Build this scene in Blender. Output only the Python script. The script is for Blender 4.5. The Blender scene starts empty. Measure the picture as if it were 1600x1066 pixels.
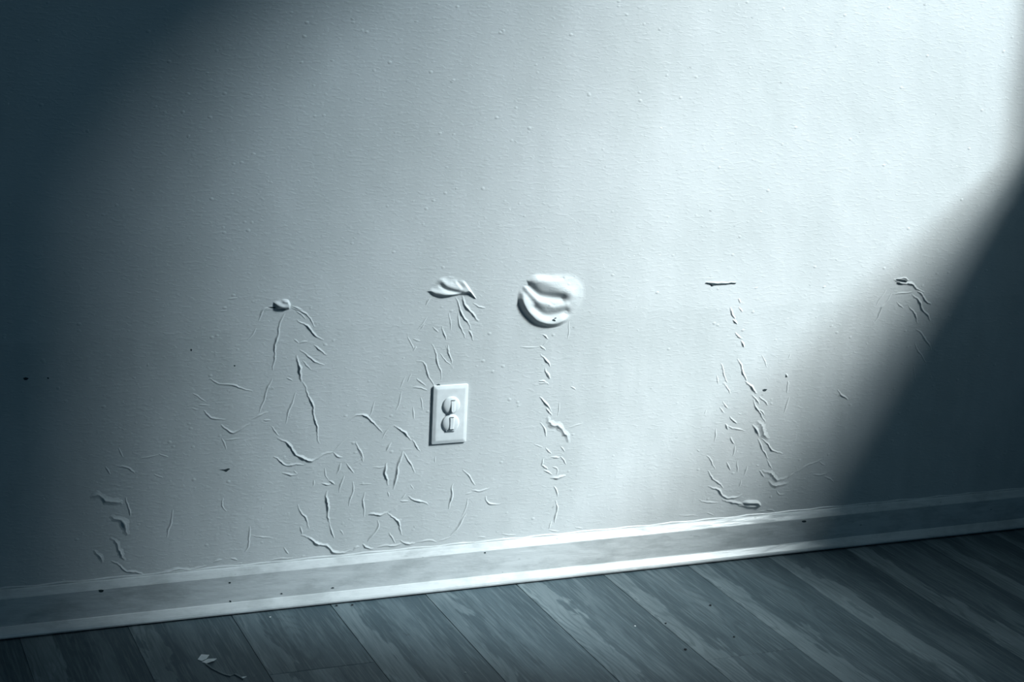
import bpy, bmesh, math, random
import numpy as np
from mathutils import Vector, Matrix

random.seed(7)
SC = bpy.context.scene
COL = SC.collection
IMG_W, IMG_H = 1600, 1066

# ------------------------------------------------------------------ camera
F_PX = 2770.4
CAM = Vector((-1.1524, -3.0064, 1.2852))
R_AX = Vector((0.9242, -0.3792, 0.0463)).normalized()
FWD = Vector((0.3789, 0.8944, -0.2376)).normalized()
U_AX = R_AX.cross(FWD).normalized()
R_AX = FWD.cross(U_AX).normalized()
cd = bpy.data.cameras.new('camera')
cam = bpy.data.objects.new('camera', cd)
COL.objects.link(cam)
cam.matrix_world = Matrix(((R_AX.x, U_AX.x, -FWD.x, CAM.x), (R_AX.y, U_AX.y, -FWD.y, CAM.y),
                           (R_AX.z, U_AX.z, -FWD.z, CAM.z), (0, 0, 0, 1)))
cd.sensor_fit = 'HORIZONTAL'
cd.sensor_width = 36.0
cd.lens = F_PX / IMG_W * 36.0
cd.clip_start = 0.05
SC.camera = cam

# ------------------------------------------------------------------ world, sun, sky glow, exposure
world = bpy.data.worlds.new('world')
SC.world = world
world.use_nodes = True
bg = world.node_tree.nodes['Background']
bg.inputs[0].default_value = (0.30, 0.52, 0.66, 1)
bg.inputs[1].default_value = 0.55

def sun(name, d, strength, angle, color):
    l = bpy.data.lights.new(name, 'SUN')
    l.energy = strength
    l.angle = math.radians(angle)
    l.color = color
    o = bpy.data.objects.new(name, l)
    COL.objects.link(o)
    o.rotation_euler = Vector(d).to_track_quat('Z', 'Y').to_euler()   # lamp's +Z points at the sun
    return o

sun('sun', (0.6826, -0.4608, 0.5671), 2.45, 5.8, (0.77, 0.95, 1.04))
sun('sun_haze', (0.5591, -0.4698, 0.6831), 3.6, 18.1, (0.835, 0.955, 0.985))
sun('sky_glow', (0.5968, -0.5222, 0.6092), 3.15, 14.5, (0.90, 0.96, 0.955))

def area(name, loc, target, sx, sy, power, color):
    l = bpy.data.lights.new(name, 'AREA')
    l.shape = 'RECTANGLE'
    l.size, l.size_y = sx, sy
    l.energy = power
    l.color = color
    o = bpy.data.objects.new(name, l)
    COL.objects.link(o)
    o.location = loc
    o.rotation_euler = (Vector(loc) - Vector(target)).to_track_quat('Z', 'Y').to_euler()
    return o

area('added_front_fill', (-0.2, -3.9, 1.35), (0.2, 0, 0.5), 3.0, 2.0, 7.4, (0.22, 0.62, 1.0))  # added bluish fill behind the camera to lift the darks; no window there
area('added_bevel_fill', (0.70, -0.26, 2.70), (0.70, -0.26, 0), 0.35, 0.35, 2.1, (0.62, 0.90, 1.0))  # added overhead fill to brighten the baseboard bevel; no fixture there

SC.view_settings.view_transform = 'Standard'
SC.view_settings.look = 'None'
SC.view_settings.exposure = 0.0
SC.view_settings.gamma = 1.0
SC.view_settings.use_curve_mapping = False
SC.cycles.use_denoising = True
SC.cycles.max_bounces = 6
SC.cycles.diffuse_bounces = 4
SC.cycles.sample_clamp_indirect = 2.0

# ------------------------------------------------------------------ helpers
def ray(px, py):
    return (FWD * F_PX + R_AX * (px - 800) - U_AX * (py - 533)).normalized()

def on_wall(px, py, y=0.0):
    d = ray(px, py)
    return CAM + d * ((y - CAM.y) / d.y)

def on_floor(px, py, z=0.0):
    d = ray(px, py)
    return CAM + d * ((z - CAM.z) / d.z)

def tag(o, label=None, cat=None, group=None, kind=None):
    if label: o['label'] = label
    if cat: o['category'] = cat
    if group: o['group'] = group
    if kind: o['kind'] = kind
    return o

def link(name, me, mat=None, parent=None):
    o = bpy.data.objects.new(name, me)
    COL.objects.link(o)
    if mat: me.materials.append(mat)
    if parent:
        o.parent = parent
        o.matrix_parent_inverse = Matrix.Translation(parent.location).inverted() if parent.location.length else Matrix()
    return o

def mesh_obj(name, verts, faces, mat=None, parent=None, smooth=False):
    me = bpy.data.meshes.new(name)
    me.from_pydata([tuple(v) for v in verts], [], faces)
    me.update()
    if smooth:
        me.shade_smooth()
    return link(name, me, mat, parent)

def bm_obj(name, bm, mat=None, parent=None, smooth=False):
    me = bpy.data.meshes.new(name)
    bmesh.ops.recalc_face_normals(bm, faces=bm.faces)
    bm.to_mesh(me)
    bm.free()
    if smooth:
        me.shade_smooth()
    return link(name, me, mat, parent)

def empty(name, loc):
    o = bpy.data.objects.new(name, None)
    COL.objects.link(o)
    o.location = loc
    o.empty_display_size = 0.02
    return o

def box_bm(x0, x1, y0, y1, z0, z1, bm=None):
    bm = bm or bmesh.new()
    vs = [bm.verts.new((x, y, z)) for z in (z0, z1) for y in (y0, y1) for x in (x0, x1)]
    for f in ((0, 2, 3, 1), (4, 5, 7, 6), (0, 1, 5, 4), (2, 6, 7, 3), (0, 4, 6, 2), (1, 3, 7, 5)):
        bm.faces.new([vs[i] for i in f])
    return bm

# ------------------------------------------------------------------ materials
class NT:
    def __init__(s, name, rough=0.6, spec=0.3):
        s.m = bpy.data.materials.new(name)
        s.m.use_nodes = True
        s.t = s.m.node_tree
        s.b = s.t.nodes['Principled BSDF']
        s.b.inputs['Roughness'].default_value = rough
        s.b.inputs['Specular IOR Level'].default_value = spec
    def n(s, typ, **kw):
        nd = s.t.nodes.new(typ)
        for k, v in kw.items():
            if k.startswith('i_'):
                key = k[2:]
                nd.inputs[int(key) if key.isdigit() else key].default_value = v
            else:
                setattr(nd, k, v)
        return nd
    def l(s, a, b):
        s.t.links.new(a, b)
    def pos(s):
        return s.n('ShaderNodeNewGeometry').outputs['Position']
    def mapped(s, vec, scale, rot=(0, 0, 0)):
        m = s.n('ShaderNodeMapping')
        m.inputs['Scale'].default_value = scale
        m.inputs['Rotation'].default_value = rot
        s.l(vec, m.inputs['Vector'])
        return m.outputs[0]
    def noise(s, vec, scale=1.0, detail=2.0, rough=0.5, dist=0.0):
        n = s.n('ShaderNodeTexNoise')
        n.inputs['Scale'].default_value = scale
        n.inputs['Detail'].default_value = detail
        n.inputs['Roughness'].default_value = rough
        n.inputs['Distortion'].default_value = dist
        s.l(vec, n.inputs['Vector'])
        return n.outputs[0]
    def ramp(s, fac, stops):
        r = s.n('ShaderNodeValToRGB')
        e = r.color_ramp.elements
        while len(e) < len(stops):
            e.new(0.5)
        for i, (p, c) in enumerate(stops):
            e[i].position = p
            e[i].color = (c, c, c, 1) if not isinstance(c, tuple) else c + (1,)
        s.l(fac, r.inputs[0])
        return r.outputs[0]
    def math(s, op, a, b=None, clamp=False):
        m = s.n('ShaderNodeMath', operation=op)
        m.use_clamp = clamp
        for i, v in enumerate((a, b)):
            if v is None: continue
            if isinstance(v, (int, float)): m.inputs[i].default_value = v
            else: s.l(v, m.inputs[i])
        return m.outputs[0]
    def mix(s, fac, a, b, mode='MIX'):
        m = s.n('ShaderNodeMix', data_type='RGBA', blend_type=mode)
        if isinstance(fac, (int, float)): m.inputs[0].default_value = fac
        else: s.l(fac, m.inputs[0])
        for i, v in ((6, a), (7, b)):
            if isinstance(v, tuple): m.inputs[i].default_value = v + (1,)
            else: s.l(v, m.inputs[i])
        return m.outputs[2]
    def bump(s, h, dist, strength=1.0, prev=None):
        b = s.n('ShaderNodeBump')
        b.inputs['Strength'].default_value = strength
        b.inputs['Distance'].default_value = dist
        s.l(h, b.inputs['Height'])
        if prev is not None: s.l(prev, b.inputs['Normal'])
        return b.outputs[0]
    def color(s, c):
        if isinstance(c, tuple): s.b.inputs['Base Color'].default_value = c + (1,)
        else: s.l(c, s.b.inputs['Base Color'])

def wall_paint():
    k = NT('wall_paint', 0.55, 0.25)
    p = k.pos()
    sx = k.n('ShaderNodeSeparateXYZ')
    k.l(p, sx.inputs[0])
    # colour: faint water stains, grime towards the foot of the wall
    stain = k.noise(k.mapped(p, (5, 1, 3.2)), 1.0, 4, 0.6)
    streak = k.noise(k.mapped(p, (22, 1, 5)), 1.0, 3, 0.6)
    c = k.ramp(stain, [(0.30, (0.575, 0.590, 0.585)), (0.62, (0.645, 0.655, 0.655))])
    wob = k.math('MULTIPLY', k.noise(k.mapped(p, (9, 1, 9)), 1.0, 3), 0.03)
    below = k.math('LESS_THAN', k.math('ADD', sx.outputs[2], wob), 0.545)
    grime = k.math('MULTIPLY', below, k.ramp(streak, [(0.38, 0.10), (0.64, 0.0)]))
    grime = k.math('ADD', grime, k.math('MULTIPLY', below, 0.012))
    c = k.mix(grime, c, (0.30, 0.33, 0.33))
    k.color(c)
    # roller stipple: flat strokes along x plus scattered nibs
    st = k.ramp(k.noise(k.mapped(p, (62, 60, 200)), 1.0, 2, 0.5, 0.6), [(0.50, 0.0), (0.72, 1.0)])
    fine = k.noise(k.mapped(p, (150, 150, 380)), 1.0, 2, 0.6)
    v = k.n('ShaderNodeTexVoronoi')
    v.inputs['Scale'].default_value = 1.0
    k.l(k.mapped(p, (38, 38, 52)), v.inputs['Vector'])
    keep = k.math('GREATER_THAN', k.noise(k.mapped(p, (38, 38, 52)), 0.55, 1), 0.55)
    nib = k.math('MULTIPLY', k.ramp(v.outputs['Distance'], [(0.05, 1.0), (0.17, 0.0)]), keep)
    und = k.noise(k.mapped(p, (7, 7, 5)), 1.0, 2)
    n0 = k.bump(und, 0.003)
    n1 = k.bump(st, 0.00018, prev=n0)
    n2 = k.bump(fine, 0.00012, prev=n1)
    n3 = k.bump(nib, 0.0005, prev=n2)
    k.l(n3, k.b.inputs['Normal'])
    return k.m

def plain(name, c, rough=0.5, spec=0.3):
    k = NT(name, rough, spec)
    p = k.pos()
    v = k.noise(p, 60, 3)
    k.color(k.mix(k.ramp(v, [(0.35, 0.0), (0.75, 1.0)]), c, tuple(x * 0.88 for x in c)))
    return k.m

def board_paint():
    k = NT('baseboard_paint', 0.30, 0.5)
    p = k.pos()
    sm = k.ramp(k.noise(k.mapped(p, (10, 10, 26)), 1.0, 5, 0.65), [(0.46, 0.0), (0.64, 1.0)])
    c = k.mix(k.math('MULTIPLY', sm, 0.46), (0.63, 0.645, 0.645), (0.30, 0.325, 0.325))
    v = k.n('ShaderNodeTexVoronoi')
    v.inputs['Scale'].default_value = 1.0
    k.l(k.mapped(p, (30, 30, 60)), v.inputs['Vector'])
    keep = k.math('GREATER_THAN', k.noise(p, 9.0, 2), 0.56)
    dots = k.math('MULTIPLY', k.ramp(v.outputs['Distance'], [(0.05, 1.0), (0.13, 0.0)]), keep)
    c = k.mix(k.math('MULTIPLY', dots, 0.6), c, (0.16, 0.18, 0.18))
    scr = k.ramp(k.noise(k.mapped(p, (16, 40, 150)), 1.0, 3, 0.6, 0.4), [(0.68, 0.0), (0.74, 1.0)])
    c = k.mix(k.math('MULTIPLY', scr, 0.5), c, (0.25, 0.27, 0.27))
    k.color(c)
    b = k.bump(k.noise(k.mapped(p, (20, 60, 90)), 1.0, 3), 0.0012)
    k.l(b, k.b.inputs['Normal'])
    return k.m

def plank_print():
    k = NT('wood_print_vinyl', 0.62, 0.25)
    tc = k.n('ShaderNodeTexCoord')
    oi = k.n('ShaderNodeObjectInfo')
    add = k.n('ShaderNodeVectorMath', operation='ADD')
    k.l(tc.outputs['Object'], add.inputs[0])
    comb = k.n('ShaderNodeCombineXYZ')
    k.l(k.math('MULTIPLY', oi.outputs['Random'], 37.0), comb.inputs[1])
    k.l(k.math('MULTIPLY', oi.outputs['Random'], 11.0), comb.inputs[2])
    k.l(comb.outputs[0], add.inputs[1])
    p = add.outputs[0]
    so = k.n('ShaderNodeSeparateXYZ')
    k.l(tc.outputs['Object'], so.inputs[0])
    u = k.math('ADD', k.math('DIVIDE', so.outputs[0], 0.18876), k.math('ADD', k.math('MULTIPLY', oi.outputs['Random'], 0.16), 0.42))
    wob = k.math('SUBTRACT', k.noise(k.mapped(p, (16, 3.2, 1)), 1.0, 4, 0.62, 0.6), 0.5)
    fray = k.math('SUBTRACT', k.noise(k.mapped(p, (120, 7, 1)), 1.0, 3, 0.6), 0.5)
    uu = k.math('ADD', u, k.math('ADD', k.math('MULTIPLY', wob, 0.85), k.math('MULTIPLY', fray, 0.16)), True)
    band = k.ramp(uu, [(0.0, 0.62), (0.03, 0.95), (0.10, 0.72), (0.27, 0.78), (0.31, 0.34), (0.44, 0.30), (0.48, 0.55), (0.60, 0.62), (0.72, 0.42), (0.78, 0.26), (0.97, 0.22), (1.0, 0.3)])
    soft = k.noise(k.mapped(p, (14, 2.6, 1)), 1.0, 3, 0.55)
    bb = k.math('ADD', k.math('MULTIPLY', band, 0.60), k.math('MULTIPLY', soft, 0.46))
    warp = k.noise(k.mapped(p, (11, 2.4, 1)), 1.0, 2)
    ph = k.math('ADD', k.math('MULTIPLY', so.outputs[0], 420.0), k.math('MULTIPLY', warp, 78.0))
    rings = k.math('ADD', k.math('MULTIPLY', k.math('SINE', ph), 0.5), 0.5)
    grain = k.noise(k.mapped(p, (230, 9, 1)), 1.0, 3, 0.6)
    mask = k.ramp(k.noise(k.mapped(p, (12, 2.2, 3)), 1.0, 2), [(0.44, 0.0), (0.60, 1.0)])
    c = k.ramp(bb, [(0.24, (0.042, 0.067, 0.081)), (0.54, (0.078, 0.111, 0.128)), (0.82, (0.185, 0.230, 0.246))])
    c = k.mix(k.math('MULTIPLY', k.math('MULTIPLY', k.ramp(rings, [(0.55, 0.0), (0.95, 1.0)]), mask), 0.42), c, (0.042, 0.066, 0.078))
    c = k.mix(k.math('MULTIPLY', k.ramp(grain, [(0.50, 0.0), (0.68, 1.0)]), 0.36), c, (0.20, 0.245, 0.26))
    dk = k.noise(k.mapped(p, (150, 7, 4)), 1.0, 4, 0.65, 0.4)
    c = k.mix(k.math('MULTIPLY', k.ramp(dk, [(0.54, 0.0), (0.66, 1.0)]), 0.45), c, (0.038, 0.060, 0.073))
    knot = k.ramp(k.noise(k.mapped(p, (34, 24, 1)), 1.0, 2), [(0.73, 0.0), (0.80, 1.0)])
    c = k.mix(k.math('MULTIPLY', knot, 0.6), c, (0.03, 0.045, 0.052))
    k.color(c)
    b = k.bump(grain, 0.00025)
    k.l(b, k.b.inputs['Normal'])
    return k.m

M_WALL = wall_paint()
M_BOARD = board_paint()
M_PLANK = plank_print()
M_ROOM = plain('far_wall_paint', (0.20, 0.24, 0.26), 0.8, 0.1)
M_SLAB = plain('subfloor_dark', (0.03, 0.035, 0.04), 0.9, 0.05)
M_PLASTIC = plain('white_plastic', (0.86, 0.875, 0.875), 0.32, 0.45)
M_SLOT_SHADE = plain('painted_slot_shade', (0.06, 0.075, 0.08), 0.8, 0.1)  # shade inside the plug slots, put into the colour
M_DIRT = plain('dark_plaster_dirt', (0.045, 0.062, 0.068), 0.9, 0.1)
M_PAPER = plain('white_paper', (0.86, 0.88, 0.88), 0.8, 0.1)
M_CRUMB = plain('dark_crumb_dirt', (0.03, 0.036, 0.04), 0.9, 0.1)
M_WINDOW = plain('window_frame_paint', (0.55, 0.57, 0.57), 0.5, 0.3)

# ------------------------------------------------------------------ room shell
X0, X1, Y0, ZT = -2.6, 1.42, -4.0, 2.76
wall = bm_obj('wall_back', box_bm(X0 - .1, X1 + .12, 0, 0.12, -0.05, ZT), M_WALL)
tag(wall, 'pale painted wall with torn and wrinkled blistering paint', kind='structure')
WIN = dict(y0=-1.37, y1=-0.138, z0=0.987, z1=2.616)
bm = box_bm(X1, X1 + .12, Y0, 0, -0.05, WIN['z0'])
box_bm(X1, X1 + .12, Y0, 0, WIN['z1'], ZT, bm)
box_bm(X1, X1 + .12, Y0, WIN['y0'], WIN['z0'], WIN['z1'], bm)
box_bm(X1, X1 + .12, WIN['y1'], 0, WIN['z0'], WIN['z1'], bm)
tag(bm_obj('wall_right', bm, M_ROOM), 'side wall with the open window, outside the frame', kind='structure')
tag(bm_obj('wall_left', box_bm(X0 - .1, X0, Y0, 0, -0.05, ZT), M_ROOM), 'dim side wall on the window\'s far side', kind='structure')
tag(bm_obj('wall_front', box_bm(X0 - .1, X1 + .12, Y0 - .1, Y0, -0.05, ZT), M_ROOM), 'dim wall facing the blistered wall', kind='structure')
tag(bm_obj('ceiling', box_bm(X0 - .1, X1 + .12, Y0 - .1, 0.12, ZT, ZT + .1), M_ROOM), 'dim painted ceiling', kind='structure')
# window: slim lining around the opening and a projecting sill
win = empty('window_1', (X1, (WIN['y0'] + WIN['y1']) / 2, WIN['z0']))
tag(win, 'open window in the side wall letting the sun in', kind='structure')
bm = bmesh.new()
for a in ((WIN['y0'] - .06, WIN['y0'], WIN['z0'] - .06, WIN['z1'] + .06), (WIN['y1'], WIN['y1'] + .06, WIN['z0'] - .06, WIN['z1'] + .06),
          (WIN['y0'], WIN['y1'], WIN['z1'], WIN['z1'] + .06), (WIN['y0'], WIN['y1'], WIN['z0'] - .06, WIN['z0'])):
    box_bm(X1 - .012, X1, a[0], a[1], a[2], a[3], bm)
bm_obj('window_casing', bm, M_WINDOW, win)

# floor: dark slab carrying the planks (each plank an object)
floor = bm_obj('floor', box_bm(X0, X1, Y0, 0, -0.05, -0.0045), M_SLAB)
tag(floor, 'grey wood-look plank floor', kind='structure')
PW, PX0, PL = 0.18876, -0.42055, 1.2192
first_joint = {-2: -0.93, -1: -0.62, 0: -0.291, 1: -0.98, 2: -0.71, 3: -1.12, 4: -0.450, 5: -0.84, 6: -1.05, 7: -0.66, 8: -0.9}
def plank(xa, xb, ya, yb):
    bm = box_bm(-(xb - xa) / 2, (xb - xa) / 2, -(yb - ya) / 2, (yb - ya) / 2, -0.0044, 0)
    top = [e for e in bm.edges if all(v.co.z > -1e-6 for v in e.verts)]
    bmesh.ops.bevel(bm, geom=top, offset=0.0008, segments=1, affect='EDGES')
    o = bm_obj('floor_plank', bm, M_PLANK, floor)
    o.location = ((xa + xb) / 2, (ya + yb) / 2, 0)
    return o
for i in range(-12, 10):
    xa, xb = PX0 + i * PW, PX0 + (i + 1) * PW
    xa, xb = max(xa, X0), min(xb, X1)
    if xb - xa < 0.02: continue
    y = -0.006
    nxt = first_joint.get(i, -0.35 - 0.83 * ((i * 0.37) % 1))
    while y > Y0 + 0.01:
        yb = max(nxt, Y0)
        if y - yb > 0.02:
            plank(xa + 0.0002, xb - 0.0002, yb + 0.0002, y - 0.0002)
        y, nxt = yb, yb - PL

# baseboard with chamfered top, and the shoe moulding at its foot
def extrude(name, prof, xa, xb, mat, parent=None, n=1):
    bm = bmesh.new()
    rows = [[bm.verts.new((xa + (xb - xa) * i / n, y, z)) for (y, z) in prof] for i in range(n + 1)]
    m = len(prof)
    for i in range(n):
        for j in range(m):
            bm.faces.new((rows[i][j], rows[i][(j + 1) % m], rows[i + 1][(j + 1) % m], rows[i + 1][j]))
    bm.faces.new(rows[0]); bm.faces.new(rows[-1])
    return bm_obj(name, bm, mat, parent)
board = extrude('baseboard_back', [(0.0, 0.004), (-0.0130, 0.004), (-0.0130, 0.0725), (-0.0118, 0.0745), (-0.0050, 0.0850), (-0.0030, 0.0868), (0.0, 0.0868)], X0, X1, M_BOARD)
tag(board, 'scuffed white baseboard along the foot of the wall', kind='structure')
extrude('shoe_molding', [(-0.0130, 0.0035), (-0.0245, 0.0035), (-0.0252, 0.0065), (-0.0235, 0.0100), (-0.0150, 0.0208), (-0.0130, 0.0220)], X0, X1, M_BOARD, board)
# caulk bead between board and wall paint, slightly wavy
vs, fs = [], []
n = 160
for i in range(n + 1):
    x = X0 + (X1 - X0) * i / n
    h = 0.0885 + 0.0010 * math.sin(i * 1.7) + random.uniform(-.0006, .0006)
    d = -0.0022 + random.uniform(-.0006, .0006)
    vs += [(x, 0.001, h + 0.0018), (x, d, h), (x, d - .0004, 0.0866), (x, 0.001, 0.0855)]
for i in range(n):
    for j in range(3):
        a = i * 4 + j
        fs.append((a, a + 1, a + 5, a + 4))
mesh_obj('caulk_bead', vs, fs, M_BOARD, board, True)

# ------------------------------------------------------------------ wall relief: wrinkles
def catmull(pts, step):
    pts = [Vector(p) for p in pts]
    if len(pts) < 3:
        a, b = pts[0], pts[-1]
        n = max(3, int((b - a).length / step))
        return [a.lerp(b, i / n) for i in range(n + 1)]
    out = []
    P = [pts[0] * 2 - pts[1]] + pts + [pts[-1] * 2 - pts[-2]]
    for i in range(1, len(P) - 2):
        p0, p1, p2, p3 = P[i - 1:i + 3]
        n = max(2, int((p2 - p1).length / step))
        for k in range(n):
            t = k / n
            out.append(0.5 * ((2 * p1) + (p2 - p0) * t + (2 * p0 - 5 * p1 + 4 * p2 - p3) * t * t + (3 * p1 - p0 - 3 * p2 + p3) * t ** 3))
    out.append(pts[-1])
    return out

PROF = [(-1.0, -0.10), (-0.68, 0.05), (-0.38, 0.24), (-0.15, 0.66), (0.0, 1.0), (0.14, 0.70), (0.40, 0.26), (0.72, 0.06), (1.0, -0.10)]
def wrinkle(pts, hw, h, name='paint_wrinkle'):
    """a raised crease in the paint; pts in metres on the wall (x, z)"""
    line = catmull(pts, 0.0035)
    # small irregular wobble
    r = random.Random(int(abs(pts[0][0] * 7919 + pts[0][1] * 104729) * 1000))
    vs, fs = [], []
    m, n = len(PROF), len(line)
    ph = r.uniform(0, 6)
    for i, p in enumerate(line):
        a, b = line[max(i - 1, 0)], line[min(i + 1, n - 1)]
        d = (b - a).normalized()
        nrm = Vector((-d.y, d.x))
        t = i / (n - 1)
        env = max(0.0, math.sin(math.pi * min(1, max(0, t)))) ** 0.8
        env *= 0.76 + 0.34 * math.sin(ph + i * 0.9) * math.sin(ph * 2 + i * 0.37)
        w = hw * (0.45 + 0.55 * env)
        off = nrm * (hw * 0.26 * math.sin(ph + i * 0.55) + r.uniform(-.14, .14) * hw)
        for s, k in PROF:
            q = p + off + nrm * s * w
            vs.append((q.x, -(h * env * k if k > 0 else k * 0.006), q.y))
    for i in range(n - 1):
        for j in range(m - 1):
            a = i * m + j
            fs.append((a, a + 1, a + m + 1, a + m))
    o = mesh_obj(name, vs, fs, M_WALL, wall, True)
    if o.data.polygons[len(fs) // 2].normal.y > 0:
        o.data.flip_normals()
    return o

def batch(ox, oy, s, items):
    for it in items:
        st, pts = it[0], it[1:]
        hw, h = {'t': (.0032, .0008), 'n': (.0042, .0014), 's': (.0050, .0021), 'S': (.0064, .0030), 'w': (.0090, .0027), 'W': (.0130, .0036)}[st]
        wp = []
        for (a, b) in pts:
            p = on_wall(ox + a / s, oy + b / s)
            wp.append((p.x, p.z))
        wrinkle(wp, hw, h)

# traced crease lines, read off the photograph in enlarged crops (origin, enlargement), put on the wall plane
batch(280, 420, 3.331, [
 ('n', (480, 205), (440, 215), (410, 270)), ('t', (400, 310), (378, 345), (355, 375)),
 ('s', (545, 230), (525, 290), (510, 350), (497, 430), (490, 530)), ('n', (482, 570), (455, 640), (430, 710), (422, 748)),
 ('n', (585, 205), (640, 220), (680, 262), (708, 302)), ('s', (615, 265), (670, 305), (710, 345), (748, 375)),
 ('t', (595, 370), (622, 388)), ('n', (624, 388), (668, 380)), ('n', (700, 400), (740, 425), (765, 450)),
 ('n', (630, 420), (680, 465), (755, 505)), ('t', (640, 480), (690, 525)),
 ('S', (617, 450), (622, 510), (640, 590)), ('s', (640, 590), (670, 650), (692, 710), (715, 830), (730, 912)),
 ('n', (610, 645), (585, 700), (553, 805)), ('n', (155, 575), (200, 595), (250, 604), (300, 612), (380, 640)),
 ('t', (70, 650), (105, 672), (140, 690)), ('t', (100, 710), (160, 712)), ('t', (65, 728), (100, 732)),
 ('n', (125, 740), (180, 780), (240, 788)), ('s', (215, 815), (245, 838), (280, 850), (340, 825), (372, 805)),
 ('n', (375, 785), (420, 760), (465, 750)), ('n', (440, 785), (475, 790)), ('t', (220, 885), (232, 910), (245, 940)),
 ('t', (235, 890), (315, 885)), ('t', (480, 820), (520, 870)),
 ('S', (512, 878), (545, 898), (580, 930), (630, 985), (680, 997), (740, 975), (800, 952)), ('t', (800, 952), (835, 915), (880, 880)),
 ('s', (490, 980), (540, 1010), (570, 1022), (650, 1020)), ('s', (878, 787), (935, 763), (975, 765), (1010, 805), (1060, 850)),
 ('t', (1055, 885), (1075, 850), (1120, 815)), ('s', (1120, 812), (1170, 855), (1210, 890)), ('n', (1212, 895), (1255, 950)),
 ('n', (920, 900), (945, 960), (958, 1005)), ('n', (800, 960), (822, 976), (850, 978)),
 ('n', (1312, 152), (1280, 190)), ('s', (1440, 150), (1470, 230), (1520, 315)), ('S', (1470, 145), (1510, 220), (1560, 270)),
 ('t', (1405, 230), (1415, 320)), ('n', (1450, 230), (1465, 310), (1490, 360)), ('n', (1505, 320), (1530, 375)),
 ('n', (1370, 300), (1388, 370)), ('n', (1392, 400), (1405, 440), (1418, 492)), ('n', (1318, 390), (1345, 480), (1367, 575)),
 ('t', (1360, 440), (1385, 480), (1415, 500)), ('n', (1530, 178), (1560, 195), (1592, 206)), ('t', (1290, 250), (1240, 320)),
 ('n', (1235, 480), (1270, 490), (1300, 560), (1325, 612)), ('t', (1210, 545), (1190, 590)), ('n', (1238, 570), (1280, 612)),
 ('n', (1218, 615), (1250, 618), (1288, 637)), ('t', (1180, 560), (1150, 620)), ('t', (1255, 670), (1270, 735)), ('t', (1215, 720), (1225, 780)),
 ('t', (250, 160), (305, 150)), ('t', (215, 225), (250, 220)), ('t', (300, 620), (260, 650)), ('t', (560, 570), (590, 580)),
 ('t', (1190, 350), (1220, 420)), ('t', (990, 770), (1020, 690)), ('t', (1130, 740), (1160, 640)),
])
batch(400, 660, 4.21, [
 ('t', (450, 300), (455, 350), (480, 380)), ('n', (480, 385), (515, 412)), ('n', (430, 405), (460, 410), (492, 405)),
 ('S', (470, 450), (466, 500), (468, 560), (485, 660)), ('n', (485, 660), (497, 715), (512, 765)),
 ('n', (275, 540), (300, 600), (330, 640), (352, 697)), ('n', (295, 685), (303, 735)),
 ('S', (303, 735), (340, 762), (380, 785), (460, 815), (500, 848), (580, 856), (640, 845)), ('n', (640, 845), (660, 825), (680, 820)),
 ('n', (170, 335), (240, 345), (275, 337)), ('t', (250, 320), (270, 338)), ('n', (555, 265), (545, 300), (530, 342)), ('n', (598, 270), (640, 337)),
 ('n', (578, 350), (560, 400), (550, 462)), ('n', (636, 390), (636, 450), (625, 500), (612, 552)), ('n', (715, 460), (705, 540), (712, 622)),
 ('n', (658, 130), (675, 175), (690, 222)), ('t', (690, 222), (700, 260)), ('S', (850, 270), (855, 340), (862, 417)),
 ('S', (960, 190), (945, 260), (920, 350), (910, 442)), ('n', (970, 200), (1010, 260), (1043, 335)), ('n', (885, 130), (860, 192)),
 ('S', (738, 610), (800, 607), (870, 590)), ('n', (870, 590), (935, 555)), ('n', (948, 520), (1002, 516)), ('n', (960, 502), (985, 465)),
 ('s', (1000, 490), (1060, 515), (1132, 542)), ('s', (868, 590), (910, 635), (940, 670), (962, 742)),
 ('s', (805, 645), (795, 700), (735, 790)), ('n', (880, 725), (895, 760), (912, 797)), ('s', (700, 805), (730, 822), (772, 830)),
 ('s', (798, 822), (880, 812), (960, 800)), ('s', (950, 775), (1000, 800), (1047, 800)), ('n', (1058, 785), (1130, 778), (1187, 787)),
 ('s', (1297, 405), (1285, 480), (1272, 572)), ('n', (1360, 310), (1400, 355), (1442, 412)), ('t', (1375, 472), (1422, 460)),
 ('n', (1418, 450), (1480, 448), (1537, 437)), ('t', (1390, 500), (1385, 560), (1350, 622)), ('s', (1385, 600), (1340, 670), (1280, 750)),
 ('t', (1280, 750), (1240, 770), (1200, 785)), ('n', (1508, 485), (1525, 525), (1580, 545), (1610, 540)), ('t', (865, 460), (875, 490)),
 ('t', (640, 270), (700, 240)), ('t', (380, 380), (375, 420)), ('t', (550, 710), (575, 740)), ('t', (1180, 225), (1180, 265)),
 ('t', (770, 300), (850, 290)), ('t', (680, 405), (760, 410)), ('t', (1015, 410), (1040, 440)), ('t', (1460, 760), (1510, 755)),
])
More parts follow.
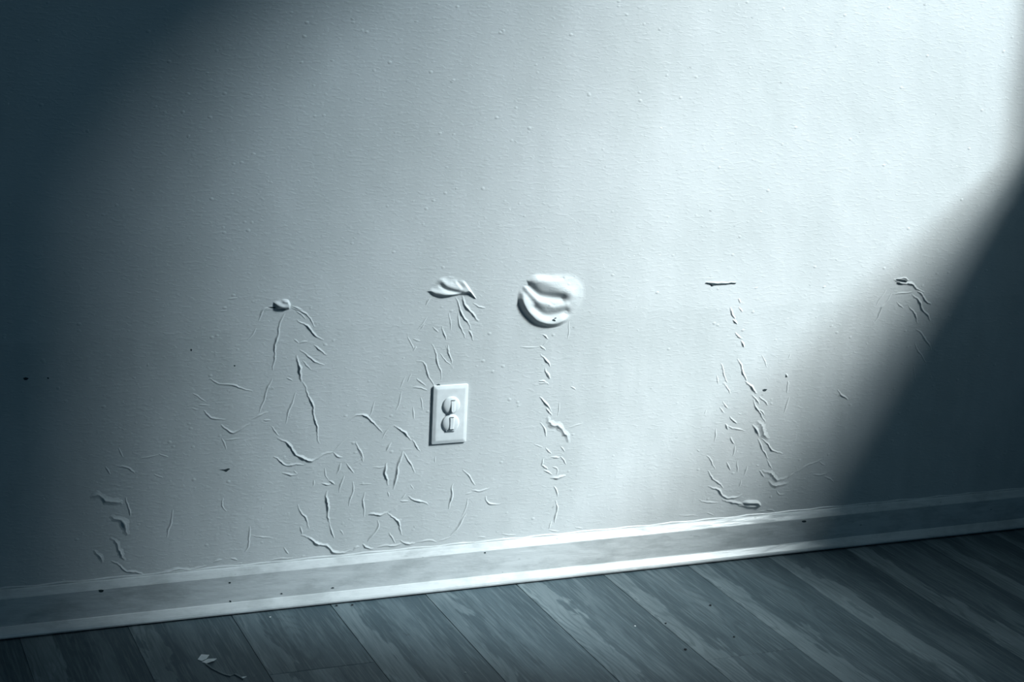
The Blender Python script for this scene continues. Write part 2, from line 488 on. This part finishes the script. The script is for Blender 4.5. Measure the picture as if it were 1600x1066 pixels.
batch(100, 700, 4.444, [
 ('n', (365, 125), (420, 130), (490, 177)), ('t', (285, 130), (325, 182)), ('W', (180, 345), (260, 345), (330, 368), (400, 402)),
 ('W', (330, 462), (390, 510), (430, 560), (452, 602)), ('n', (432, 345), (448, 420), (460, 472)), ('w', (330, 620), (370, 690), (400, 730), (418, 782)),
 ('s', (325, 790), (380, 815), (440, 855), (520, 872), (590, 885)), ('S', (590, 885), (660, 880), (740, 850), (850, 845), (990, 828)),
 ('n', (1035, 797), (1095, 774)), ('n', (1158, 770), (1202, 776)), ('n', (757, 430), (737, 530), (717, 622)), ('n', (1285, 545), (1286, 660), (1255, 722)),
 ('t', (525, 80), (600, 60), (660, 45)), ('t', (660, 45), (725, 62)), ('w', (215, 710), (240, 755), (268, 797)), ('t', (380, 0), (405, 65)),
 ('t', (1100, 345), (1100, 400), (1130, 440)), ('t', (1310, 610), (1450, 630)), ('n', (1530, 690), (1560, 735)), ('t', (625, 185), (690, 205)),
 ('t', (1060, 825), (1240, 800)), ('n', (1420, 790), (1520, 765), (1590, 770)),
])
batch(640, 410, 5.33, [
 ('n', (1085, 700), (1132, 732)), ('s', (1090, 765), (1130, 800), (1155, 840), (1162, 872)), ('s', (1128, 880), (1145, 920), (1165, 970)),
 ('n', (1110, 600), (1150, 640)), ('t', (1150, 650), (1110, 700)), ('n', (1075, 990), (1130, 1000), (1160, 1020)), ('t', (920, 705), (1080, 710)),
 ('t', (1330, 490), (1320, 640)), ('t', (30, 740), (60, 700)), ('t', (190, 540), (240, 580)), ('t', (30, 640), (90, 655)), ('t', (90, 555), (130, 510)),
 ('n', (270, 545), (300, 640)), ('n', (315, 690), (335, 770)),
])
batch(640, 580, 4.1, [
 ('s', (872, 0), (902, 48)), ('n', (830, 75), (890, 80)), ('s', (832, 165), (870, 200), (905, 262)), ('s', (878, 235), (907, 287)),
 ('W', (888, 285), (910, 335), (950, 365), (1000, 390), (1010, 420), (1003, 458)), ('n', (838, 330), (865, 360), (872, 422)), ('t', (1020, 360), (1102, 340)),
 ('n', (873, 490), (905, 532)), ('n', (972, 482), (992, 517)), ('n', (903, 555), (962, 550)), ('s', (848, 600), (882, 632)), ('n', (858, 640), (912, 662)),
 ('n', (918, 610), (945, 625), (940, 664)), ('S', (898, 682), (950, 680), (1002, 675)), ('n', (923, 740), (940, 770), (952, 802)), ('s', (938, 828), (942, 900), (930, 972)),
 ('n', (908, 960), (897, 1012)), ('t', (800, 470), (850, 492)), ('n', (935, 850), (915, 880)), ('t', (1030, 100), (1065, 122)), ('n', (855, 560), (850, 610)),
 ('t', (960, 200), (950, 290)), ('n', (970, 545), (1000, 600)), ('t', (1060, 1002), (1110, 1012)), ('t', (890, 1022), (960, 1025)), ('t', (590, 1045), (680, 1052)),
])
batch(1050, 580, 4.44, [
 ('s', (490, 0), (503, 35), (515, 70)), ('S', (513, 68), (545, 110), (590, 152)), ('s', (608, 175), (635, 205), (662, 240)), ('s', (558, 165), (580, 195), (602, 232)),
 ('s', (563, 200), (600, 280), (652, 352)), ('n', (608, 270), (642, 306)), ('W', (600, 340), (622, 400), (648, 440), (672, 472)),
 ('S', (553, 380), (590, 410), (610, 452)), ('s', (593, 470), (630, 540), (662, 612)), ('n', (662, 612), (690, 680)), ('s', (618, 460), (680, 530), (720, 560), (765, 577)),
 ('s', (368, 370), (386, 407)), ('n', (380, 372), (430, 400), (510, 413)), ('s', (400, 318), (450, 362)), ('n', (333, 248), (362, 287)), ('n', (353, 208), (387, 257)),
 ('n', (368, 88), (402, 157)), ('s', (405, 458), (432, 503)), ('n', (305, 398), (300, 440), (296, 492)), ('n', (238, 588), (270, 620), (300, 680)), ('s', (383, 630), (402, 692)),
 ('n', (457, 620), (452, 700)), ('n', (520, 658), (500, 722)), ('n', (478, 757), (470, 802)), ('s', (245, 695), (290, 750), (357, 812)),
 ('S', (250, 795), (310, 820), (350, 860), (430, 885), (487, 853)), ('n', (188, 890), (240, 912), (322, 910)), ('S', (350, 885), (400, 912), (480, 914), (540, 895)),
 ('w', (628, 685), (680, 715), (740, 750), (800, 747)), ('n', (800, 747), (850, 703)), ('w', (668, 765), (720, 793), (780, 790), (808, 768)),
 ('n', (850, 703), (950, 650), (1047, 608)), ('n', (728, 828), (745, 855), (778, 858)), ('n', (806, 78), (800, 152)), ('n', (812, 178), (800, 230), (775, 292)),
 ('s', (1150, 128), (1180, 165), (1217, 202)), ('n', (603, 690), (642, 732)), ('n', (978, 722), (1072, 714)), ('n', (1060, 733), (1122, 767)), ('n', (1023, 628), (1062, 652)),
 ('t', (310, 30), (325, 90)), ('t', (225, 300), (240, 270)), ('n', (435, 520), (425, 590)), ('t', (175, 550), (190, 560)), ('t', (460, 290), (480, 300)),
 ('n', (600, 970), (650, 968)), ('n', (660, 960), (710, 975)), ('t', (50, 1000), (180, 1005)), ('t', (240, 985), (290, 1000)), ('t', (585, 650), (602, 655)),
])
batch(1050, 410, 3.721, [
 ('n', (383, 213), (397, 238)), ('s', (338, 263), (352, 295), (367, 328)), ('s', (353, 335), (377, 362)), ('s', (368, 408), (402, 442)), ('n', (388, 258), (412, 287)),
 ('s', (398, 458), (422, 492)), ('n', (283, 588), (300, 640), (320, 702)), ('s', (383, 558), (410, 630), (430, 682)), ('t', (523, 538), (552, 612)),
 ('s', (1278, 180), (1220, 270), (1180, 347)), ('n', (1243, 158), (1215, 205), (1188, 247)), ('S', (1398, 180), (1440, 240), (1502, 342)),
 ('S', (1428, 168), (1465, 205), (1503, 248)), ('s', (1378, 250), (1405, 295), (1432, 352)), ('s', (1418, 388), (1470, 440), (1507, 512)),
 ('n', (1410, 468), (1440, 530), (1477, 582)), ('n', (1308, 228), (1342, 267)), ('n', (1298, 188), (1340, 178), (1392, 174)), ('t', (1400, 600), (1420, 700)),
 ('t', (690, 530), (680, 560)), ('s', (660, 650), (672, 668)), ('n', (672, 690), (670, 720)), ('t', (480, 148), (500, 148)),
])

# ------------------------------------------------------------------ wall relief: blisters and flaps (height fields)
def seg_dist(P, poly, closed=False):
    d = np.full(P.shape[:-1], 1e9)
    pts = list(poly) + ([poly[0]] if closed else [])
    for a, b in zip(pts[:-1], pts[1:]):
        a, b = np.array(a, float), np.array(b, float)
        ab = b - a
        t = np.clip(((P - a) @ ab) / max(ab @ ab, 1e-9), 0, 1)
        d = np.minimum(d, np.linalg.norm(P - (a + t[..., None] * ab), axis=-1))
    return d

def inside(P, poly):
    x, y = P[..., 0], P[..., 1]
    res = np.zeros(x.shape, bool)
    for (x0, y0), (x1, y1) in zip(poly, poly[1:] + poly[:1]):
        c = ((y0 > y) != (y1 > y)) & (x < (x1 - x0) * (y - y0) / ((y1 - y0) or 1e-9) + x0)
        res ^= c
    return res

def smooth01(t):
    t = np.clip(t, 0, 1)
    return t * t * (3 - 2 * t)

def round_poly(poly, step):
    pts = [p for p in catmull(list(poly) + [poly[0]], step)]
    return [(p.x, p.y) for p in pts[:-1]]

def blister(ox, oy, s, outline, edges, H, ridges, res=2.0, name='paint_blister', label=None, k=1.0, steep=True, rim=5.0):
    """outline, edges, ridges in crop coordinates; edges = (polyline, rise width); heights in metres"""
    outline = round_poly(outline, 25)
    o = np.array(outline)
    pad = 12 * s
    xs = np.arange(o[:, 0].min() - pad, o[:, 0].max() + pad, s / res)
    ys = np.arange(o[:, 1].min() - pad, o[:, 1].max() + pad, s / res)
    P = np.stack(np.meshgrid(xs, ys), -1)
    ins = inside(P, outline)
    db = seg_dist(P, outline, True)
    h = np.ones(ins.shape) * H
    for poly, w in edges:
        h = h * smooth01(seg_dist(P, poly) / w)
    h = h * smooth01(db / (rim * s)) ** 0.8 if steep else h * smooth01(db / (6 * s))
    for poly, amp, sg in ridges:
        pl = [(p.x, p.y) for p in catmull(poly, 20)]
        h = h + k * amp * np.exp(-(seg_dist(P, pl) / sg) ** 2) * smooth01(db / (rim * s))
    sd = np.where(ins, db, -db) / s
    h = np.where(ins, np.maximum(h, 0.0), 0.0) + 0.0004 * np.clip(sd / 7.0, -1.5, 1)
    ny, nx = h.shape
    vs = []
    for j in range(ny):
        for i in range(nx):
            p = on_wall(ox + xs[i] / s, oy + ys[j] / s)
            vs.append((p.x, -float(h[j, i]), p.z))
    fs = [(j * nx + i, (j + 1) * nx + i, (j + 1) * nx + i + 1, j * nx + i + 1) for j in range(ny - 1) for i in range(nx - 1)
          if max(h[j, i], h[j + 1, i], h[j, i + 1], h[j + 1, i + 1]) > -0.0004]
    ob = mesh_obj(name, vs, fs, M_WALL, wall, True)
    bm = bmesh.new(); bm.from_mesh(ob.data)
    bmesh.ops.delete(bm, geom=[v for v in bm.verts if not v.link_faces], context='VERTS')
    bm.to_mesh(ob.data); bm.free()
    if ob.data.polygons[0].normal.y > 0:
        ob.data.flip_normals()
    ob.data.shade_smooth()
    if label: ob['label'] = label
    return ob

# big crumpled blister
BIG = blister(790, 415, 9.69,
 [(300, 190), (440, 118), (620, 108), (700, 128), (860, 104), (1000, 115), (1110, 180), (1200, 290), (1215, 480), (1155, 640), (1050, 770), (950, 845), (820, 920), (700, 948), (560, 935), (420, 885), (320, 795), (240, 695), (180, 560), (178, 430), (225, 300)],
 [([(1000, 115), (1110, 180), (1200, 290), (1215, 480), (1155, 640), (1050, 770)], 260), ([(178, 430), (225, 300), (300, 190), (440, 118), (620, 108), (860, 104)], 130)],
 0.0050,
 [([(420, 190), (620, 270), (800, 350), (960, 420)], 0.0040, 85), ([(330, 300), (480, 430), (620, 470), (840, 490)], -0.0070, 62),
  ([(300, 330), (430, 470)], 0.0022, 45), ([(230, 340), (360, 500), (430, 560)], -0.0022, 40), ([(460, 540), (600, 580), (720, 610), (900, 590)], 0.0030, 55),
  ([(430, 640), (560, 735), (700, 745), (900, 700)], -0.0060, 60), ([(195, 440), (260, 580), (360, 710), (520, 830), (660, 870), (840, 830)], 0.0040, 80),
  ([(600, 190), (740, 196), (860, 190)], -0.0018, 22), ([(640, 540), (720, 590), (860, 535)], -0.0010, 22)], res=2.6, k=0.66, rim=9.0,
 label='large round crumpled paint blister above the vertical crease')
# folded flap over a tear, above the outlet
blister(655, 420, 15.23,
 [(140, 545), (205, 500), (300, 380), (420, 240), (560, 185), (760, 165), (930, 215), (1080, 280), (1190, 420), (1290, 580), (1362, 700), (1335, 725), (1250, 655), (1170, 590), (1050, 612), (850, 652), (600, 682), (430, 670), (340, 655), (250, 585)],
 [([(205, 500), (300, 380), (420, 240), (560, 185), (760, 165), (930, 215), (1080, 280)], 420)],
 0.0036,
 [([(540, 300), (640, 390), (800, 430), (960, 480), (1150, 540)], 0.0035, 85), ([(520, 400), (640, 490), (820, 550), (1000, 580)], -0.0040, 55),
  ([(200, 520), (400, 560), (650, 600), (900, 610), (1100, 590)], 0.0038, 60), ([(860, 320), (940, 420)], 0.0012, 45), ([(920, 330), (1010, 440)], -0.0014, 40),
  ([(1080, 340), (1200, 500), (1330, 680)], 0.0034, 70), ([(560, 200), (680, 190), (800, 200)], 0.0007, 25)], res=3.0, k=0.68,
 label='lifted paint flap with a folded lip over a tear, above the outlet')
# small bulge
blister(400, 455, 20.0,
 [(500, 330), (700, 265), (850, 235), (1000, 255), (1065, 340), (1095, 430), (1040, 575), (850, 580), (650, 580), (560, 480)],
 [([(520, 470), (500, 330), (700, 265)], 220)], 0.0042,
 [([(620, 370), (700, 420), (860, 490), (1020, 460)], 0.0026, 80), ([(880, 300), (1030, 330)], 0.0014, 60)], res=3.0,
 label='small pale bulge of paint over a short dark tear')
# puffed fold just above the baseboard and its neighbours
blister(1110, 730, 12.31,
 [(470, 745), (560, 690), (680, 635), (800, 628), (905, 636), (975, 705), (950, 780), (800, 802), (620, 785)],
 [([(470, 745), (560, 690), (620, 785)], 150)], 0.0050,
 [([(640, 655), (760, 645), (900, 650), (960, 710)], 0.0060, 45), ([(650, 710), (760, 715), (860, 720)], -0.0030, 30), ([(560, 735), (680, 755)], 0.0018, 30)], res=2.6,
 label='puffed fold of paint just above the baseboard')
# raised lips round the tears
batch(1380, 425, 19.39, [
 ('s', (385, 205), (500, 200), (640, 205), (770, 275)), ('S', (310, 235), (420, 300), (560, 335), (700, 325), (860, 390), (1000, 490), (1130, 540), (1240, 635)),
])
batch(400, 455, 20.0, [('n', (370, 470), (480, 470), (620, 480)), ('t', (180, 610), (400, 575), (640, 580)), ('n', (1130, 490), (1280, 520), (1460, 590)), ('t', (1250, 640), (1400, 730), (1560, 870))])
batch(1090, 420, 20.0, [('n', (240, 425), (450, 425), (620, 450), (900, 448), (1060, 415), (1200, 435))])

def blister_top(ob, px, py, r=0.003):
    p = on_wall(px, py)
    return min(v.co.y for v in ob.data.vertices if abs(v.co.x - p.x) < r and abs(v.co.z - p.z) < r)

def flake(ox, oy, s, poly, name, mat, y=-0.0006, label=None):
    """thin dark patch (open tear, chip or scuff) lying in the paint surface"""
    bm = bmesh.new()
    vs = []
    for (a, b) in poly:
        p = on_wall(ox + a / s, oy + b / s)
        vs.append(bm.verts.new((p.x, y, p.z)))
    f = bm.faces.new(vs)
    r = bmesh.ops.extrude_face_region(bm, geom=[f])
    for v in r['geom']:
        if isinstance(v, bmesh.types.BMVert): v.co.y = 0.0005
    bmesh.ops.triangulate(bm, faces=[q for q in bm.faces if len(q.verts) > 4])
    o = bm_obj(name, bm, mat, wall)
    if label: o['label'] = label
    return o

flake(1090, 420, 20, [(250, 440), (300, 428), (440, 440), (600, 465), (900, 458), (1050, 428), (1190, 442), (1195, 458), (1050, 458), (900, 478), (620, 492), (540, 502), (455, 535), (430, 490), (330, 462)], 'paint_tear', M_DIRT, -0.0016, 'dark open slit in the brightly lit paint')
flake(400, 455, 20, [(395, 500), (480, 492), (600, 500), (620, 520), (560, 535), (470, 522)], 'paint_tear', M_DIRT)
flake(400, 455, 20, [(640, 565), (740, 540), (850, 520), (950, 530), (1020, 572), (900, 582), (740, 582)], 'paint_tear', M_DIRT)
flake(1380, 425, 19.39, [(395, 222), (450, 225), (560, 232), (650, 240), (720, 285), (690, 292), (600, 268), (500, 258), (430, 240)], 'paint_tear', M_DIRT, -0.0022)
flake(1380, 425, 19.39, [(420, 318), (480, 325), (560, 345), (610, 362), (540, 368), (470, 352)], 'paint_tear', M_DIRT, -0.0020)
flake(790, 415, 9.69, [(688, 812), (704, 802), (724, 806), (736, 828), (720, 836), (702, 826)], 'paint_chip', M_DIRT, blister_top(BIG, 863.4, 499.5, 0.0015) - 0.0002)
flake(790, 415, 9.69, [(718, 792), (748, 778), (756, 786), (730, 798)], 'paint_chip', M_DIRT, blister_top(BIG, 866.3, 496.2, 0.0015) - 0.0002)
flake(100, 700, 4.444, [(1075, 150), (1115, 150), (1140, 142), (1155, 145), (1138, 158), (1125, 167), (1110, 158)], 'paint_chip', M_DIRT, label='dark chip shaped like a little bird')
flake(280, 420, 3.331, [(57, 422), (62, 416), (67, 421), (65, 429), (60, 428)], 'paint_chip', M_DIRT)
flake(280, 420, 3.331, [(282, 503), (288, 501), (294, 505), (288, 510)], 'paint_chip', M_DIRT)
flake(1050, 580, 4.44, [(628, 130), (640, 124), (660, 125), (650, 138), (636, 140)], 'paint_chip', M_DIRT)
flake(1050, 580, 4.44, [(787, 30), (797, 25), (800, 38), (790, 45)], 'paint_chip', M_DIRT)
flake(0, 0, 1, [(36, 591), (40, 589.5), (45, 591), (42, 594), (38, 594)], 'paint_chip', M_DIRT)
flake(0, 0, 1, [(73, 590.5), (75, 589.5), (77, 591), (75, 592.5)], 'paint_chip', M_DIRT)
flake(0, 0, 1, [(682, 601), (686, 600), (689, 603), (684, 605)], 'paint_chip', M_DIRT)

# scuffs on the baseboard
def board_scuff(px, py, w, h, y=-0.0136):
    bm = bmesh.new()
    vs = []
    k = 8
    for i in range(k):
        a = i / k * 2 * math.pi
        rr = random.uniform(0.7, 1.15)
        p = on_wall(px + w * rr * math.cos(a), py + h * rr * math.sin(a), y)
        vs.append(bm.verts.new(p))
    f = bm.faces.new(vs)
    r = bmesh.ops.extrude_face_region(bm, geom=[f])
    for v in r['geom']:
        if isinstance(v, bmesh.types.BMVert): v.co.y = -0.0125
    return bm_obj('dirt_scuff', bm, M_DIRT, board)
for a in ((158, 924, 5, 2.2), (1233, 851, 9, 1.0), (1243, 850.5, 3, 1.6), (359, 911, 1.8, 1.5), (360, 940, 2, 1.6), (440, 928, 2, 1), (459, 934, 4, .8), (520, 919, 2.4, 1), (758, 864, 1.2, 1.2), (1256, 815, 4, 2)):
    board_scuff(*a)

# ------------------------------------------------------------------ wall outlet with two safety plugs
oc = Vector((0.0, 0.0, 0.3510))
outlet = empty('wall_outlet', oc)
tag(outlet, 'white wall outlet plate with slanted edges, above the baseboard', 'outlet')
def rrect(hw, hh, r, n=4):
    pts = []
    for cx, cy, a0 in ((hw - r, hh - r, 0), (-hw + r, hh - r, 90), (-hw + r, -hh + r, 180), (hw - r, -hh + r, 270)):
        for i in range(n + 1):
            a = math.radians(a0 + 90 * i / n)
            pts.append((cx + r * math.cos(a), cy + r * math.sin(a)))
    return pts
def loft(bm, rings, cap=True):
    rows = [[bm.verts.new(p) for p in ring] for ring in rings]
    m = len(rows[0])
    for a, b in zip(rows[:-1], rows[1:]):
        for j in range(m):
            bm.faces.new((a[j], a[(j + 1) % m], b[(j + 1) % m], b[j]))
    if cap: bm.faces.new(rows[-1])
    return bm
bm = bmesh.new()
rings = []
for y, ins, r in ((0.0, 0.0, .0022), (-.0028, 0.0, .0022), (-.0037, .0006, .0022), (-.0051, .0048, .0030), (-.0057, .0064, .003), (-.0058, .0085, .003)):
    rings.append([(oc.x + a, y, oc.z + b) for a, b in rrect(.035 - ins, .05715 - ins, r)])
loft(bm, rings)
pl = bm_obj('cover_plate', bm, M_PLASTIC, outlet)
pl.data.shade_smooth()
pl.data.set_sharp_from_angle(angle=math.radians(32)) if hasattr(pl.data, 'set_sharp_from_angle') else None

def safety_plug(px, py, label, lower):
    c = on_wall(px, py, -0.010)
    root = empty('safety_plug', (c.x, -0.0058, c.z))
    tag(root, label, 'plug', 'safety plugs in the wall outlet')
    R = 0.0176
    n = 48
    def ring(rad, y):
        out = []
        for i in range(n):
            a = 2 * math.pi * i / n
            x, z = rad * math.cos(a), rad * math.sin(a)
            if lower:
                z = max(z, -0.84 * R)
            out.append((c.x + x, y, c.z + z))
        return out
    bm = bmesh.new()
    loft(bm, [ring(R * .99, -.0060), ring(R, -.0064), ring(R * .985, -.0070), ring(R * .93, -.0079), ring(R * .82, -.0088), ring(R * .64, -.0096), ring(R * .44, -.0101), ring(R * .22, -.0104), ring(R * .02, -.0105)])
    cap = bm_obj('cap', bm, M_PLASTIC, root, True)
    # pull tab, a slim tongue rising towards its lower end
    tx = c.x + (0.0020 if not lower else 0.0010)
    bm = bmesh.new()
    hw = 0.0040
    if lower:
        outl = [(hw, .0105), (-hw, .0105), (-hw, -.0110), (hw, -.0110)]
        depth = lambda z: -.0110
    else:
        outl = [(hw, .0090), (-hw, .0090)] + [(-hw * math.cos(a), -.0085 - hw * math.sin(a)) for a in [math.pi * i / 8 for i in range(9)]]
        depth = lambda z: -.0101 - .0028 * min(1, max(0, (.009 - z) / .02))
    r1 = [(tx + a, -.0070, c.z + b) for a, b in outl]
    r2 = [(tx + a, depth(b), c.z + b) for a, b in outl]
    r3 = [(tx + a * .78, depth(b) - .0006, c.z + b * .96 - .0001) for a, b in outl]
    loft(bm, [r1, r2, r3])
    bm_obj('pull_tab', bm, M_PLASTIC, root)
    bm = box_bm(tx - .0040, tx + .0040, -.0107, -.0080, c.z + (.0100 if not lower else .0116), c.z + (.0110 if not lower else .0124))
    bm_obj('slot_shade_bar', bm, M_SLOT_SHADE, root)  # solid dark bar painted as the shade of a slit
    if lower:
        bm_obj('slot_shade_bar', box_bm(tx - .0062, tx + .0042, -.0106, -.0070, c.z - .0122, c.z - .0114), M_SLOT_SHADE, root)
        bm_obj('ledge', box_bm(c.x - .0085, c.x + .0100, -.0084, -.0058, c.z - .0152, c.z - .0128), M_PLASTIC, root)
    return root
safety_plug(706.2, 634.5, 'upper of two round white safety plugs in the wall outlet', False)
safety_plug(705.0, 662.2, 'lower round white safety plug with the flat bottom edge', True)

# ------------------------------------------------------------------ bits lying on the floor
def floor_poly(pts, thick, zs=None):
    bm = bmesh.new()
    vs = []
    for i, (a, b) in enumerate(pts):
        p = on_floor(a, b, 0.0)
        z = zs[i] if zs else 0.0
        vs.append(bm.verts.new((p.x, p.y, z + thick)))
    f = bm.faces.new(vs)
    r = bmesh.ops.extrude_face_region(bm, geom=[f])
    for v in r['geom']:
        if isinstance(v, bmesh.types.BMVert): v.co.z -= thick * 0.9
    bmesh.ops.triangulate(bm, faces=[q for q in bm.faces if len(q.verts) > 4])
    return bm
p = on_floor(322, 1032)
scrap = empty('paper_scrap', (p.x, p.y, 0))
tag(scrap, 'torn white paper scrap of two joined flaps lying on the dim planks', 'paper')
s0 = lambda q: [(a / 4 , 860 + b / 4) for a, b in q]
bm_obj('flap', floor_poly(s0([(1235, 688), (1258, 666), (1308, 666), (1290, 684), (1262, 694)]), .0006, [.001, .004, .003, .001, .0]), M_PAPER, scrap)
bm_obj('flap', floor_poly(s0([(1262, 700), (1300, 684), (1356, 692), (1338, 706), (1290, 712)]), .0006, [0, .001, .004, .004, .001]), M_PAPER, scrap)
chip = bm_obj('paper_chip', floor_poly(s0([(1500, 799), (1515, 794), (1542, 790), (1530, 799), (1512, 803)]), .0008), M_PAPER)
tag(chip, 'tiny white paper chip on the planks beside the torn scrap', 'paper')
# curled clear strip edge running from the scrap
bm = bmesh.new()
line = [on_floor(x, y) for x, y in ((321, 1039), (330, 1046), (342, 1052), (352, 1056.5), (360, 1058), (366, 1055), (372, 1058), (380, 1063))]
rows = []
for i, q in enumerate(line):
    t = i / (len(line) - 1)
    rows.append([bm.verts.new((q.x + dx, q.y + dy, z)) for dx, dy, z in ((0.004, 0.006, .0003), (0.001, 0.002, .0012), (0, 0, .0016), (-.0006, -.0008, .0003))])
for a, b in zip(rows[:-1], rows[1:]):
    for j in range(3): bm.faces.new((a[j], a[j + 1], b[j + 1], b[j]))
peel = bm_obj('vinyl_peel', bm, M_PLANK)
tag(peel, 'thin curled sliver of floor vinyl trailing from the paper scrap', 'sliver')

def crumb(px, py, r, mat, name, label, group):
    p = on_floor(px, py)
    bm = bmesh.new()
    bmesh.ops.create_icosphere(bm, subdivisions=1, radius=r)
    rr = random.Random(int(px * 13 + py))
    for v in bm.verts:
        v.co *= rr.uniform(0.7, 1.25)
        v.co.z *= 0.55
    zmin = min(v.co.z for v in bm.verts)
    for v in bm.verts:
        v.co += Vector((p.x, p.y, -zmin))
    tag(bm_obj(name, bm, mat), label, 'debris', group)
crumb(526, 947.5, .0022, M_CRUMB, 'crumb', 'dark crumb at the baseboard, farther from the outlet of a close pair', 'dark crumbs on the floor')
crumb(551, 946.5, .0026, M_CRUMB, 'crumb', 'dark crumb at the baseboard, nearer the outlet of a close pair', 'dark crumbs on the floor')
crumb(1110, 947, .0026, M_CRUMB, 'crumb', 'round dark crumb on a plank, second nearest of four to the board', 'dark crumbs on the floor')
crumb(1040, 975, .0022, M_CRUMB, 'crumb', 'small dark crumb on a bright grain streak, mid floor', 'dark crumbs on the floor')
crumb(1071, 1016, .0028, M_CRUMB, 'crumb', 'dark crumb nearest the plank end joint', 'dark crumbs on the floor')
crumb(1147, 996, .0024, M_CRUMB, 'crumb', 'flat dark crumb on the plank before its end joint', 'dark crumbs on the floor')
crumb(422, 965.5, .0020, M_PAPER, 'paint_crumb', 'white speck on the dim planks close to the baseboard', 'white specks on the floor')
crumb(992, 979, .0020, M_PAPER, 'paint_crumb', 'white speck on the bright middle planks', 'white specks on the floor')
crumb(727, 1052, .0018, M_PAPER, 'paint_crumb', 'white speck on the plank at the bottom below the outlet', 'white specks on the floor')
